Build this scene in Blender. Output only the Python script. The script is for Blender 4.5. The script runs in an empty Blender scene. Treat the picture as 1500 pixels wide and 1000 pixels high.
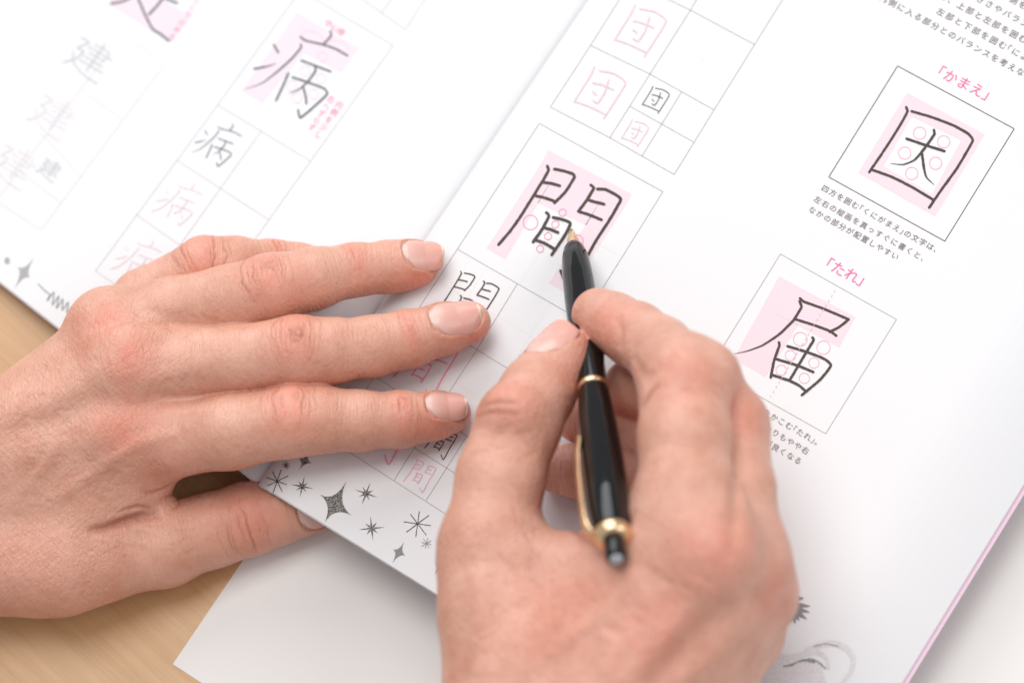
import bpy, math, random
import numpy as np
from mathutils import Vector, Matrix
random.seed(4); RNG = np.random.default_rng(4)
SC = bpy.context.scene; COL = SC.collection
K = 0.001                                     # everything below is written in millimetres
# ------------------------------------------------------------------ camera, light, exposure
DIST = 786.0; TAU = math.radians(20); ALP = math.radians(20)
CP = np.array([math.sin(TAU)*math.sin(ALP), -math.sin(TAU)*math.cos(ALP), math.cos(TAU)])*DIST
CZ = CP/np.linalg.norm(CP)
CX = np.cross([0, 1, 0], CZ); CX /= np.linalg.norm(CX)
CY = np.cross(CZ, CX)
cam_d = bpy.data.cameras.new('camera'); cam = bpy.data.objects.new('camera', cam_d); COL.objects.link(cam)
cam.matrix_world = Matrix(((CX[0], CY[0], CZ[0], CP[0]*K), (CX[1], CY[1], CZ[1], CP[1]*K), (CX[2], CY[2], CZ[2], CP[2]*K), (0, 0, 0, 1)))
cam_d.lens = 100; cam_d.sensor_width = 36; cam_d.clip_start = .05; cam_d.clip_end = 50
cam_d.dof.use_dof = True; cam_d.dof.focus_distance = (DIST-7)*K; cam_d.dof.aperture_fstop = 6.3
SC.camera = cam
world = bpy.data.worlds.new('World'); SC.world = world; world.use_nodes = True
bg = world.node_tree.nodes['Background']; bg.inputs[0].default_value = (0.93, 0.95, 1.0, 1); bg.inputs[1].default_value = .70
def area(name, loc, size, power, color, target=(0, 0, 0)):
    l = bpy.data.lights.new(name, 'AREA'); l.shape = 'RECTANGLE'; l.size, l.size_y = size; l.energy = power; l.color = color
    o = bpy.data.objects.new(name, l); COL.objects.link(o)
    d = Vector(target)-Vector(loc); o.location = loc; o.rotation_euler = d.to_track_quat('-Z', 'Y').to_euler()
    return o
area('window_light', (-.9, 3.0, 1.75), (2.8, 2.4), 112, (.97, .985, 1))
area('ceiling_light', (-.45, 1.0, 3.4), (2.2, 1.8), 84, (1, .985, .96))
area('room_light', (2.1, -.1, 2.1), (1.6, 1.6), 30, (1, .975, .95))
vs = SC.view_settings; vs.view_transform = 'Standard'; vs.look = 'None'; vs.exposure = -.46; vs.gamma = 1

# ------------------------------------------------------------------ photograph coordinates -> places
FPX = 100/36*1500
def rays(px, py):
    px = np.asarray(px, float); py = np.asarray(py, float)
    d = (px-750)[..., None]/FPX*CX-(py-500)[..., None]/FPX*CY-CZ
    return d/np.linalg.norm(d, axis=-1, keepdims=True)
def at(px, py, z=0.):
    d = rays(px, py); t = (np.asarray(z)-CP[2])/d[..., 2]
    return CP+d*t[..., None]
RV = at(1486, 188)-at(1314, 97); RV /= np.linalg.norm(RV)           # along a row of the page
CV = np.array([RV[1], -RV[0], 0.])                                   # down the page
S0 = at(700, 225)                                                    # a point on the gutter
def gutter_fix():
    p = at(541, 441, -1)-S0; return float(p@RV), float(p@CV)
DESK = -20.0
def page_z(a):
    a = np.asarray(a, float)
    r = -4.2*np.clip(1-a/11, 0, 1)**3-.0055*np.clip(a-150, 0, None)**2
    l = -2.4-15*(1-np.exp(-np.abs(a)/75))-4.0*np.exp(-np.abs(a)/13)
    return np.where(a >= 0, r, l)
def on_page(px, py, lift=0.):
    d = rays(px, py); z = np.zeros(np.shape(px))
    for _ in range(14):
        t = (z-CP[2])/d[..., 2]; P = CP+d*t[..., None]
        a = (P-S0)@RV; z = .5*z+.5*page_z(a)
    P = P.copy(); P[..., 2] = page_z((P-S0)@RV)+lift
    return P
# ------------------------------------------------------------------ object helpers
def mesh_obj(name, V, F, mat=None, parent=None, smooth=False, mm=True):
    me = bpy.data.meshes.new(name)
    V = np.asarray(V, float)*(K if mm else 1)
    me.from_pydata([tuple(v) for v in V], [], [tuple(f) for f in F]); me.update()
    if mat: me.materials.append(mat)
    if smooth: me.polygons.foreach_set('use_smooth', [True]*len(me.polygons))
    o = bpy.data.objects.new(name, me); COL.objects.link(o)
    if parent: o.parent = parent
    return o
def fast_mesh(name, V, Q, mat=None, parent=None):
    me = bpy.data.meshes.new(name); n = len(Q)
    me.vertices.add(len(V)); me.vertices.foreach_set('co', (np.asarray(V)*K).astype(np.float32).ravel())
    me.loops.add(n*4); me.loops.foreach_set('vertex_index', Q.astype(np.int32).ravel())
    me.polygons.add(n); me.polygons.foreach_set('loop_start', np.arange(0, n*4, 4, dtype=np.int32))
    me.polygons.foreach_set('loop_total', np.full(n, 4, np.int32)); me.update(calc_edges=True); me.validate()
    me.polygons.foreach_set('use_smooth', np.ones(len(me.polygons), bool))
    if mat: me.materials.append(mat)
    o = bpy.data.objects.new(name, me); COL.objects.link(o)
    if parent: o.parent = parent
    return o
def empty(name, loc=(0, 0, 0)):
    o = bpy.data.objects.new(name, None); COL.objects.link(o); o.location = [c*K for c in loc]; o.empty_display_size = .01
    return o
def tag(o, label=None, cat=None, group=None, kind=None):
    for k, v in (('label', label), ('category', cat), ('group', group), ('kind', kind)):
        if v: o[k] = v
    return o
# ------------------------------------------------------------------ materials
def mat(name, color, rough=.5, **kw):
    m = bpy.data.materials.new(name); m.use_nodes = True; nt = m.node_tree; b = nt.nodes['Principled BSDF']
    b.inputs['Base Color'].default_value = (*color, 1); b.inputs['Roughness'].default_value = rough
    for k, v in kw.items(): b.inputs[k.replace('_', ' ')].default_value = v
    return m
def N(nt, t, **kw):
    n = nt.nodes.new(t)
    for k, v in kw.items():
        if k.startswith('i_'): n.inputs[k[2:].replace('_', ' ')].default_value = v
        else: setattr(n, k, v)
    return n
def srgb(r, g, b):
    f = lambda c: (c/255/12.92) if c/255 < .04045 else ((c/255+.055)/1.055)**2.4
    return (f(r), f(g), f(b))
def paper_mat(name, col, rough=.42, spec=.5, bump=.05):
    m = mat(name, col, rough); nt = m.node_tree; b = nt.nodes['Principled BSDF']; b.inputs['Specular IOR Level'].default_value = spec
    tc = N(nt, 'ShaderNodeTexCoord'); n = N(nt, 'ShaderNodeTexNoise', i_Scale=900., i_Detail=4., i_Roughness=.6)
    n2 = N(nt, 'ShaderNodeTexNoise', i_Scale=14., i_Detail=3.)
    nt.links.new(tc.outputs['Object'], n.inputs['Vector']); nt.links.new(tc.outputs['Object'], n2.inputs['Vector'])
    bp = N(nt, 'ShaderNodeBump', i_Strength=bump, i_Distance=.0002); nt.links.new(n.outputs['Fac'], bp.inputs['Height'])
    bp2 = N(nt, 'ShaderNodeBump', i_Strength=.12, i_Distance=.002); nt.links.new(n2.outputs['Fac'], bp2.inputs['Height']); nt.links.new(bp.outputs[0], bp2.inputs['Normal'])
    nt.links.new(bp2.outputs[0], b.inputs['Normal'])
    mx = N(nt, 'ShaderNodeMixRGB', i_Color1=(*[c*.975 for c in col], 1), i_Color2=(*col, 1)); nt.links.new(n2.outputs['Fac'], mx.inputs[0]); nt.links.new(mx.outputs[0], b.inputs['Base Color'])
    return m
M_PAGE = paper_mat('page_paper', (.735, .73, .738), .45, .45)
M_SHEET = paper_mat('sheet_paper', (.79, .762, .735), .55, .4, .1)
M_COVER = mat('cover_pink', (.97, .70, .83), .45)
def ink(name, c, rough=.5, spec=.22):
    m = mat(name, c, rough); nt = m.node_tree; b = nt.nodes['Principled BSDF']; b.inputs['Specular IOR Level'].default_value = spec
    tc = N(nt, 'ShaderNodeTexCoord'); n = N(nt, 'ShaderNodeTexNoise', i_Scale=1500., i_Detail=2.)
    nt.links.new(tc.outputs['Object'], n.inputs['Vector'])
    cr = N(nt, 'ShaderNodeMixRGB', i_Color1=(*[x*.8 for x in c], 1), i_Color2=(*[min(1, x*1.25) for x in c], 1)); nt.links.new(n.outputs['Fac'], cr.inputs[0]); nt.links.new(cr.outputs[0], b.inputs['Base Color'])
    return m
M_INK = ink('ink_brown_black', (.066, .047, .040)); M_INKL = ink('ink_violet_grey', (.10, .095, .12), .43, .5); M_INKG = ink('ink_grey', (.24, .23, .23))  # violet grey: left-page ink, lightened to carry the glare
M_PINKW = ink('print_glare_washed_pink', (.74, .575, .63)); M_INKW = ink('ornament_glare_grey', (.36, .36, .37)); M_INKP = ink('ink_glare_washed_grey', (.53, .53, .55)); M_PINKV = ink('print_glare_faint_pink', (.735, .675, .695)); M_LINE = ink('line_grey', (.30, .27, .25)); M_LINED = ink('line_brown', (.13, .095, .075)); M_DOT = ink('line_faint', (.52, .505, .505)); M_LINEL = ink('line_glare_pale', (.45, .45, .46))  # washed inks, faint pink, ornament grey, pale line: left-page glare put into colour
M_PINKF = mat('print_pale_pink', (.735, .585, .635), .45); M_PINKFL = mat('print_glare_paler_pink', (.735, .62, .67), .45); M_PINK = ink('print_pink', (.85, .13, .34)); M_PINKD = ink('print_note_pink', (.86, .27, .44)); M_PINKM = ink('print_mid_pink', (.86, .42, .55))  # paler pink: left-page tint, colour lightened for the glare
M_PINKL = ink('print_light_pink', (.74, .50, .575)); M_PALE = ink('print_pale_grey', (.64, .61, .62)); M_TXT = ink('text_brown', (.16, .12, .10))
def star_mat():
    m = ink('glitter_print', (.12, .11, .10)); nt = m.node_tree; b = nt.nodes['Principled BSDF']
    tc = N(nt, 'ShaderNodeTexCoord'); v = N(nt, 'ShaderNodeTexWhiteNoise'); sn = N(nt, 'ShaderNodeVectorMath', operation='SNAP'); sn.inputs[1].default_value = (.00022,)*3
    nt.links.new(tc.outputs['Object'], sn.inputs[0]); nt.links.new(sn.outputs[0], v.inputs['Vector'])
    cr = N(nt, 'ShaderNodeValToRGB'); cr.color_ramp.elements[0].position = .35; cr.color_ramp.elements[0].color = (.05, .046, .042, 1); cr.color_ramp.elements[1].position = .75; cr.color_ramp.elements[1].color = (.34, .32, .31, 1)
    nt.links.new(v.outputs['Value'], cr.inputs[0]); nt.links.new(cr.outputs[0], b.inputs['Base Color']); return m
M_STAR = star_mat()
def rotscale(nt, src, rot, sc):
    a = N(nt, 'ShaderNodeMapping'); a.inputs['Rotation'].default_value = (0, 0, rot); c = N(nt, 'ShaderNodeMapping'); c.inputs['Scale'].default_value = sc
    nt.links.new(src, a.inputs[0]); nt.links.new(a.outputs[0], c.inputs[0]); return c
def wood_mat():
    m = mat('desk_wood', (.6, .4, .22), .38); nt = m.node_tree; b = nt.nodes['Principled BSDF']
    tc = N(nt, 'ShaderNodeTexCoord'); mp = rotscale(nt, tc.outputs['Object'], math.radians(42), (5, 80, 5))
    n = N(nt, 'ShaderNodeTexNoise', i_Scale=1., i_Detail=8., i_Roughness=.62, i_Distortion=.7); nt.links.new(mp.outputs[0], n.inputs['Vector'])
    mp2 = rotscale(nt, tc.outputs['Object'], math.radians(42), (60, 1400, 60))
    n2 = N(nt, 'ShaderNodeTexNoise', i_Scale=1., i_Detail=3.); nt.links.new(mp2.outputs[0], n2.inputs['Vector'])
    cr = N(nt, 'ShaderNodeValToRGB'); e = cr.color_ramp.elements; e[0].position = .3; e[0].color = (.56, .31, .135, 1); e[1].position = .72; e[1].color = (.72, .45, .23, 1)
    nt.links.new(n.outputs['Fac'], cr.inputs[0])
    mx = N(nt, 'ShaderNodeMixRGB', blend_type='MULTIPLY'); mx.inputs[0].default_value = .22; nt.links.new(cr.outputs[0], mx.inputs[1]); nt.links.new(n2.outputs['Fac'], mx.inputs[2])
    nt.links.new(mx.outputs[0], b.inputs['Base Color'])
    bp = N(nt, 'ShaderNodeBump', i_Strength=.12, i_Distance=.0003); nt.links.new(n2.outputs['Fac'], bp.inputs['Height']); nt.links.new(bp.outputs[0], b.inputs['Normal'])
    return m
# ------------------------------------------------------------------ desk, sheet, book
def box(name, x0, x1, y0, y1, z0, z1, m, parent=None):
    V = [(x, y, z) for z in (z0, z1) for y in (y0, y1) for x in (x0, x1)]
    F = [(0, 2, 3, 1), (4, 5, 7, 6), (0, 1, 5, 4), (2, 6, 7, 3), (0, 4, 6, 2), (1, 3, 7, 5)]
    return mesh_obj(name, V, F, m, parent)
desk = box('desk', -420, 420, -330, 420, DESK-25, DESK, wood_mat()); tag(desk, kind='structure')
def slab_rc(name, o, a0, a1, b0, b1, z0, z1, m, parent=None, curve=None):
    V = []; F = []
    for z in (z0, z1):
        for (a, b) in ((a0, b0), (a1, b0), (a1, b1), (a0, b1)):
            p = o+RV*a+CV*b; V.append((p[0], p[1], z))
    F = [(0, 1, 2, 3), (7, 6, 5, 4), (0, 4, 5, 1), (1, 5, 6, 2), (2, 6, 7, 3), (3, 7, 4, 0)]
    return mesh_obj(name, V, F, m, parent)
cs = at(253, 972, DESK+.2)
sheet = slab_rc('paper_sheet', cs, 0, 330, -330, 0, DESK+.02, DESK+.22, M_SHEET)
tag(sheet, 'plain white card sheet lying on the wooden desk beneath the open workbook', 'paper sheet')
book = empty('workbook', tuple(S0+CV*100)); book.location.z = DESK*K
tag(book, 'open handwriting practice workbook with brush style characters in pink and black', 'book')
BK = book
_b = on_page(np.array([480., 640.]), np.array([769., 871.]))
B_BOT = float(((_b-S0)@CV).mean())
A_RIGHT = float((on_page(np.array(1498.), np.array(712.))-S0)@RV)
def child_to_book(o):
    o.parent = book; o.matrix_parent_inverse = Matrix.Translation(-book.location); return o
_l = on_page(np.array([2., 84.]), np.array([417., 482.])); _la = (_l-S0)@RV; _lb = (_l-S0)@CV
print('left foot', _la, _lb, B_BOT, A_RIGHT)
B_SL = (B_BOT-float(_lb.mean()))/float(-_la.mean())
def page(name, avals, b0, b1, thick, m, drop=0., curl=0.):
    V = []; n = len(avals); bs = np.linspace(0, 1, 40)
    for s in (0, 1):
        for b in bs:
            for a in avals:
                p = S0+RV*a+CV*(b0+(b1+min(a, 0)*B_SL-b0)*b)
                z = float(page_z(a))-drop-s*thick
                V.append((p[0], p[1], z))
    nb = len(bs); F = []
    id_ = lambda s, i, j: s*n*nb+j*n+i
    for j in range(nb-1):
        for i in range(n-1):
            F.append((id_(0, i, j), id_(0, i, j+1), id_(0, i+1, j+1), id_(0, i+1, j))); F.append((id_(1, i, j), id_(1, i+1, j), id_(1, i+1, j+1), id_(1, i, j+1)))
    for j in range(nb-1):
        F.append((id_(0, 0, j), id_(1, 0, j), id_(1, 0, j+1), id_(0, 0, j+1))); F.append((id_(0, n-1, j), id_(0, n-1, j+1), id_(1, n-1, j+1), id_(1, n-1, j)))
    for i in range(n-1):
        F.append((id_(0, i, 0), id_(0, i+1, 0), id_(1, i+1, 0), id_(1, i, 0))); F.append((id_(0, i, nb-1), id_(1, i, nb-1), id_(1, i+1, nb-1), id_(0, i+1, nb-1)))
    o = mesh_obj(name, V, F, m, smooth=False)
    return child_to_book(o)
aR = np.concatenate([np.linspace(0.01, 12, 20), np.linspace(14, A_RIGHT, 60)])
aL = -np.concatenate([np.linspace(.01, 10, 18), np.linspace(12, 215, 80)])[::-1]
page('page', aR, -260, B_BOT, .09, M_PAGE)
page('page', np.clip(aR, 0, A_RIGHT-.5)[:-1], -260, B_BOT-.35, .1, M_PAGE, .28)
page('page', np.clip(aR, 0, A_RIGHT-.9)[:-1], -260, B_BOT+.25, .1, M_PAGE, .62)
page('page', aL, -260, B_BOT-.5, .09, M_PAGE)
page('page', aL*.998, -260, B_BOT-.1, .12, M_PAGE, .5)
ab = np.concatenate([np.linspace(14, A_RIGHT-.6, 40)])
page('page_block', ab, -260, B_BOT-26, .5, M_PAGE, .85)
page('cover', np.append(ab[:-1], [A_RIGHT+1.2]), -260, B_BOT-24, .3, M_COVER, 1.4)
# ------------------------------------------------------------------ printing, laid on the paper
def spline(pts, step=1.2):
    P = np.array(pts, float)
    if len(P) == 2:
        n = max(2, int(np.linalg.norm(P[1]-P[0])/step)); t = np.linspace(0, 1, n+1)[:, None]; return P[0]*(1-t)+P[1]*t
    Q = np.vstack([2*P[0]-P[1], P, 2*P[-1]-P[-2]]); out = []
    for i in range(1, len(Q)-2):
        p0, p1, p2, p3 = Q[i-1:i+3]; n = max(2, int(np.linalg.norm(p2-p1)/step))
        # a tight corner stays a corner
        for t in np.linspace(0, 1, n, endpoint=False):
            m1 = (p2-p0)*.32; m2 = (p3-p1)*.32; L = np.linalg.norm(p2-p1)
            for m in (m1, m2):
                l = np.linalg.norm(m)
                if l > L*.6: m *= L*.6/l
            out.append((2*t**3-3*t**2+1)*p1+(t**3-2*t**2+t)*m1+(-2*t**3+3*t**2)*p2+(t**3-t**2)*m2)
    out.append(Q[-2]); return np.array(out)
class Print:
    def __init__(s): s.V = []; s.F = []
    def add(s, px, py, faces, lift):
        n = len(s.V); P = on_page(np.array(px, float), np.array(py, float), lift); s.V += [tuple(p) for p in P]; s.F += [tuple(i+n for i in f) for f in faces]
    def stroke(s, pts, w, lift=.1, taper=0, rough=.06, cap=True, step=None):
        P = spline(pts, step or max(.8, w*.6)); n = len(P)
        T = np.gradient(P, axis=0); T /= np.linalg.norm(T, axis=1, keepdims=True)+1e-9; Nn = np.stack([-T[:, 1], T[:, 0]], 1)
        u = np.linspace(0, 1, n); ww = np.full(n, w/2)
        if taper: ww = ww*(1-taper*np.clip((u-.35)/.65, 0, 1)**1.3)
        j = RNG.normal(0, rough, (n, 2)); A = P+Nn*(ww*(1+j[:, 0]))[:, None]; B = P-Nn*(ww*(1+j[:, 1]))[:, None]
        V = []; F = []
        for i in range(n): V += [A[i], B[i]]
        F = [(2*i, 2*i+2, 2*i+3, 2*i+1) for i in range(n-1)]
        if cap and w > 1:
            for (c, t, k, r) in ((P[0], -T[0], 0, ww[0]), (P[-1], T[-1], n-1, ww[-1])):
                nn = np.array([-t[1], t[0]]); base = len(V); m = 5
                V += [c+r*(math.cos(q)*nn+math.sin(q)*t) for q in np.linspace(0, math.pi, m)]
                F.append(tuple(range(base, base+m)))
        V = np.array(V); s.add(V[:, 0], V[:, 1], F, lift)
    def line(s, a, b, w, lift=.06): s.stroke([a, b], w, lift, rough=0, cap=False, step=9)
    def dashed(s, a, b, w, on=1.6, off=2.6, lift=.055):
        a = np.array(a, float); b = np.array(b, float); L = np.linalg.norm(b-a); d = (b-a)/L; t = 0
        while t < L: s.stroke([a+d*t, a+d*min(L, t+on)], w, lift, rough=0, cap=False, step=30); t += on+off
    def ring(s, c, r, w, lift=.08, ry=None, a0=0, a1=2*math.pi, rot=0):
        n = 40; q = np.linspace(a0, a1, n+1); V = []; ry = ry or r; cr, sr = math.cos(rot), math.sin(rot)
        for k in q:
            for rr in (-w/2, w/2):
                x, y = (r+rr)*math.cos(k), (ry+rr)*math.sin(k); V.append((c[0]+x*cr-y*sr, c[1]+x*sr+y*cr))
        V = np.array(V); s.add(V[:, 0], V[:, 1], [(2*i, 2*i+1, 2*i+3, 2*i+2) for i in range(n)], lift)
    def quad(s, c, lift=.03, n=12):
        c = np.array(c, float); V = []
        for j in range(n+1):
            for i in range(n+1):
                u, v = i/n, j/n; V.append(c[0]*(1-u)*(1-v)+c[1]*u*(1-v)+c[2]*u*v+c[3]*(1-u)*v)
        V = np.array(V); s.add(V[:, 0], V[:, 1], [(j*(n+1)+i, j*(n+1)+i+1, (j+1)*(n+1)+i+1, (j+1)*(n+1)+i) for j in range(n) for i in range(n)], lift)
    def poly(s, pts, lift=.1):
        pts = np.array(pts, float); s.add(pts[:, 0], pts[:, 1], [tuple(range(len(pts)))], lift)
    def fan(s, c, pts, lift=.1):
        pts = np.vstack([[c], np.array(pts, float)]); n = len(pts)-1
        s.add(pts[:, 0], pts[:, 1], [(0, i+1, (i+1) % n+1) for i in range(n)], lift)
    def build(s, name, m):
        if not s.F: return None
        o = mesh_obj(name, s.V, s.F, m)
        # all printing faces upward
        me = o.data
        for p in me.polygons:
            if p.normal.z < 0: p.flip()
        return child_to_book(o)
def Z(org, f): return lambda pts: [(org[0]+x/f, org[1]+y/f) for x, y in pts]
def character(strokes, w, m, name='printed_character', tf=None, taper_idx=()):
    p = Print()
    for i, st in enumerate(strokes):
        if tf: st = [tf(q) for q in st]
        p.stroke(st, w, .10+.007*i, taper=.85 if i in taper_idx else .0)
    return p.build(name, m)
g = Z((690, 170), 3.846)
AIDA = [g(s) for s in ([(430, 283), (437, 305), (400, 372), (352, 450), (270, 580), (215, 655), (155, 725)], [(470, 300), (530, 312), (575, 328), (583, 345), (530, 430), (470, 490)],
    [(403, 375), (450, 380), (500, 394)], [(362, 450), (410, 460), (470, 480)], [(675, 390), (692, 405), (655, 470), (605, 538)],
    [(712, 412), (760, 415), (825, 450), (845, 470), (790, 570), (700, 710), (640, 820), (590, 915), (545, 970), (505, 872)], [(665, 475), (700, 485), (750, 498)], [(610, 540), (660, 555), (735, 585)],
    [(425, 545), (440, 562), (400, 640), (350, 710)], [(463, 572), (520, 585), (560, 605), (530, 670), (455, 782)], [(415, 630), (450, 640), (490, 657)], [(365, 700), (410, 715), (470, 750)])]
character(AIDA, 4.4, M_INK)
aff = lambda org, new, s: (lambda q: (new[0]+s*(q[0]-org[0]), new[1]+s*(q[1]-org[1])))
AT = AIDA[0][0]
character(AIDA, 2.0, M_INK, tf=aff(AT, (675, 397.6), .52))
character(AIDA, 2.2, M_PINKD, tf=aff(AT, (614, 492), .52))
character(AIDA, 2.2, M_PINKD, tf=aff(AT, (553, 587), .52))
character(AIDA, 1.4, M_INK, tf=aff(AT, (641, 625.5), .265))
character(AIDA, 1.3, M_PINKM, tf=aff(AT, (610, 673.7), .265))
p = Print()
for q in ([(435, 192), (393, 272), (860, 520), (905, 440)], [(393, 272), (87, 745), (193, 805), (480, 318)], [(480, 318), (375, 490), (648, 615), (742, 457)], [(742, 457), (440, 942), (545, 1000), (860, 520)]):
    p.quad(g(q))
p.build('printed_tint', M_PINKF)
p = Print()
for x, y, r in ((335, 600, 41), (516, 545, 20), (475, 611, 20), (434, 677, 20), (390, 748, 20), (598, 704, 34)): p.ring(g([(x, y)])[0], r/3.846, .95)
p.build('guide_circle', M_PINK)
# frames of the practice grids
p = Print(); w = .75
for a, b in (((790, 181), (971, 281)), ((971, 281), (853, 470)), ((790, 181), (670, 365)), ((670, 365), (853, 470)), ((758, 415.5), (697, 514.5)), ((697, 514.5), (636, 608)), ((636, 608), (577.5, 703)),
    ((670, 365), (549, 551)), ((609, 457), (795, 571)), ((549, 551), (733, 670)), ((853, 470), (680, 770)), ((512, 662), (680, 770)), ((684, 638), (624, 733)), ((607, 655.5), (700, 714)), ((549, 551), (490, 645))):
    p.line(a, b, w)
g7 = Z((790, 0), 3.703)
for a, b in (((60, 582), (383, 748)), ((383, 748), (732, 947)), ((60, 582), (278, 248)), ((278, 248), (440, -10)), ((278, 248), (600, 403)), ((600, 403), (948, 597)), ((858, -10), (820, 57)), ((820, 57), (600, 403)), ((600, 403), (383, 748)),
    ((773, 498), (557, 848)), ((493, 578), (838, 772)), ((1335, -25), (1168, 243)), ((1168, 243), (948, 597)), ((948, 597), (732, 947)), ((690, -5), (820, 57)), ((820, 57), (1168, 243))):
    A, B = g7([a, b]); p.line(A, B, w)
p.build('practice_grid', M_LINE)
p = Print()
for a, b in (((880, 231), (761, 417)), ((730, 273), (912, 378)), ((714, 390), (653, 487)), ((806, 443), (745, 543)), ((640, 411), (824, 520)), ((653, 487), (592, 582)), ((745, 543), (684, 638)), ((579, 504), (764, 620)), ((592, 582), (530, 676)), ((530, 600), (620, 657)),
    ((930, 40), (845, 180)), ((860, 110), (905, 135)), ((1080, 8), (998, 135)), ((985, 63), (1075, 112))):
    p.dashed(a, b, .55, 1.0, 2.2)
p.build('dotted_guide', M_DOT)
g7 = Z((790, 0), 3.703)
DAN = [[(617, 470), (605, 495), (558, 570)], [(630, 480), (675, 490), (705, 515), (680, 560), (643, 617)], [(560, 568), (600, 582), (648, 605)], [(612, 515), (640, 522), (670, 535)], [(658, 505), (645, 545), (625, 573), (612, 565)], [(612, 540), (622, 550)]]
character([g7(s) for s in DAN], 1.25, M_INK)
dz = lambda ox, oy, s: [[g7([(ox+s*(x-617), oy+s*(y-470))])[0] for x, y in st] for st in DAN]
character(dz(300, 365, 1.9), 2.0, M_PINKL); character(dz(520, 30, 1.9), 2.0, M_PINKL); character(dz(505, 650, 1.0), 1.2, M_PINKL)
# enclosed character
g4 = Z((1200, 90), 3.57)
character([g4(s) for s in ([(455, 240), (462, 262), (420, 340), (350, 450), (262, 580)], [(483, 262), (580, 290), (700, 335), (780, 380), (803, 415), (720, 560), (640, 670), (575, 765)], [(275, 567), (380, 605), (480, 655), (598, 725)],
    [(457, 405), (560, 440), (655, 470)], [(600, 360), (603, 380), (555, 450), (500, 515), (440, 540), (375, 535)], [(538, 485), (548, 560), (560, 605), (600, 645)])], 3.9, M_INK, taper_idx=(4, 5))
p = Print(); o4 = [(460, 165), (865, 382), (605, 810), (205, 582)]; i4 = [(483, 288), (743, 412), (590, 695), (335, 548)]
for k in range(4): p.quad(g4([o4[k], o4[(k+1) % 4], i4[(k+1) % 4], i4[k]]))
p.build('printed_tint', M_PINKF)
p = Print()
for x, y in ((525, 376), (651, 421), (447, 480), (609, 533), (484, 586)): p.ring(g4([(x, y)])[0], 32/3.57, .8)
p.build('guide_circle', M_PINKD)
p = Print(); c4 = g4([(410, 25), (1020, 353), (657, 940), (50, 605)])
for k in range(4): p.line(c4[k], c4[(k+1) % 4], 1.3)
p.build('printed_frame', M_LINED)
g5 = Z((1050, 360), 3.571)
character([g5(s) for s in ([(435, 275), (455, 292), (560, 330), (690, 385)], [(690, 385), (640, 425), (590, 450)], [(405, 382), (500, 412), (590, 445), (625, 470)], [(433, 290), (443, 320), (400, 390), (330, 460), (240, 520), (160, 550), (92, 565)],
    [(325, 505), (328, 520), (300, 600), (282, 688)], [(370, 525), (470, 555), (560, 590), (597, 625), (540, 700), (445, 780)], [(500, 480), (508, 490), (460, 570), (380, 705)], [(310, 592), (420, 625), (505, 660)], [(290, 675), (380, 705), (430, 730), (460, 755)])], 3.9, M_INK, taper_idx=(3,))
p = Print()
for q in ([(325, 160), (725, 372), (640, 530), (240, 318)], [(240, 318), (425, 415), (358, 520), (160, 460)], [(160, 460), (358, 520), (255, 685), (88, 590)]): p.quad(g5(q))
p.build('printed_tint', M_PINKF)
p = Print()
for x, y, r in ((437, 488, 36), (558, 532, 35), (385, 573, 27), (508, 612, 27), (337, 650, 27), (458, 692, 27)): p.ring(g5([(x, y)])[0], r/3.571, .8)
p.build('guide_circle', M_PINKD)
p = Print(); A, B = g5([(620, 232), (280, 790)]); p.dashed(A, B, .9, 4, 4.2, .16); p.build('dashed_guide', M_PINKM)
p = Print(); c5 = g5([(333, 43), (940, 385), (570, 982), (-37, 640)])
for k in range(4): p.line(c5[k], c5[(k+1) % 4], .75)
p.build('printed_frame', M_LINE)
# left page: glare wash-out is put into its paler inks
g6 = Z((340, 0), 4.546)
YAM = [g6(s) for s in ([(655, 210), (660, 240), (610, 295)], [(455, 248), (490, 272), (600, 298), (690, 328), (768, 372)], [(458, 297), (460, 318), (400, 390), (300, 480), (200, 555), (85, 597)], [(278, 300), (308, 352)], [(148, 460), (230, 445), (295, 425)],
    [(462, 405), (550, 438), (655, 478)], [(375, 490), (345, 560), (293, 670)], [(403, 516), (500, 548), (610, 590), (635, 625), (570, 690), (455, 785), (440, 735)], [(553, 445), (555, 475), (500, 550), (440, 600), (378, 625)], [(472, 580), (490, 640), (495, 690)])]
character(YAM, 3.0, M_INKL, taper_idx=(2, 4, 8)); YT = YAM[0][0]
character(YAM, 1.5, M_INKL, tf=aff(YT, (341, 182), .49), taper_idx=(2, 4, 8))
character(YAM, 1.4, M_PINKW, tf=aff(YT, (284, 268), .49)); character(YAM, 1.4, M_PINKW, tf=aff(YT, (224, 352), .49))
p = Print()
for q in ([(430, 85), (845, 320), (725, 490), (310, 262)], [(310, 262), (480, 355), (200, 690), (65, 605)]): p.quad(g6(q))
p.build('printed_tint', M_PINKFL)
p = Print()
for x, y in ((603, 380), (487, 475), (595, 525), (398, 572), (543, 630), (432, 655)): p.ring(g6([(x, y)])[0], 32/4.546, .8)
p.ring(g6([(533, 262)])[0], 17, .8, ry=11, a0=math.pi, a1=2*math.pi, rot=.35); p.ring(g6([(700, 325)])[0], 17, .8, ry=11, a0=math.pi, a1=2*math.pi, rot=.35)
p.build('guide_circle', M_PINKL)
p = Print()
for a, b in (((440, -13), (576, 67)), ((576, 67), (455, 236)), ((440, -13), (319, 154)), ((319, 154), (455, 236)), ((455, 236), (394, 322)), ((394, 322), (333, 408)), ((319, 154), (140, 397)), ((383, 192), (263, 360)), ((263, 360), (210, 438)), ((259, 235), (394, 322)), ((199, 314), (333, 408)), ((140, 397), (276, 489)),
    ((520, -8), (594, 44)), ((594, 44), (628, -10)), ((558, 20), (580, -10))):
    p.line(a, b, .8)
p.build('practice_grid', M_LINEL)
p = Print()
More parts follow.
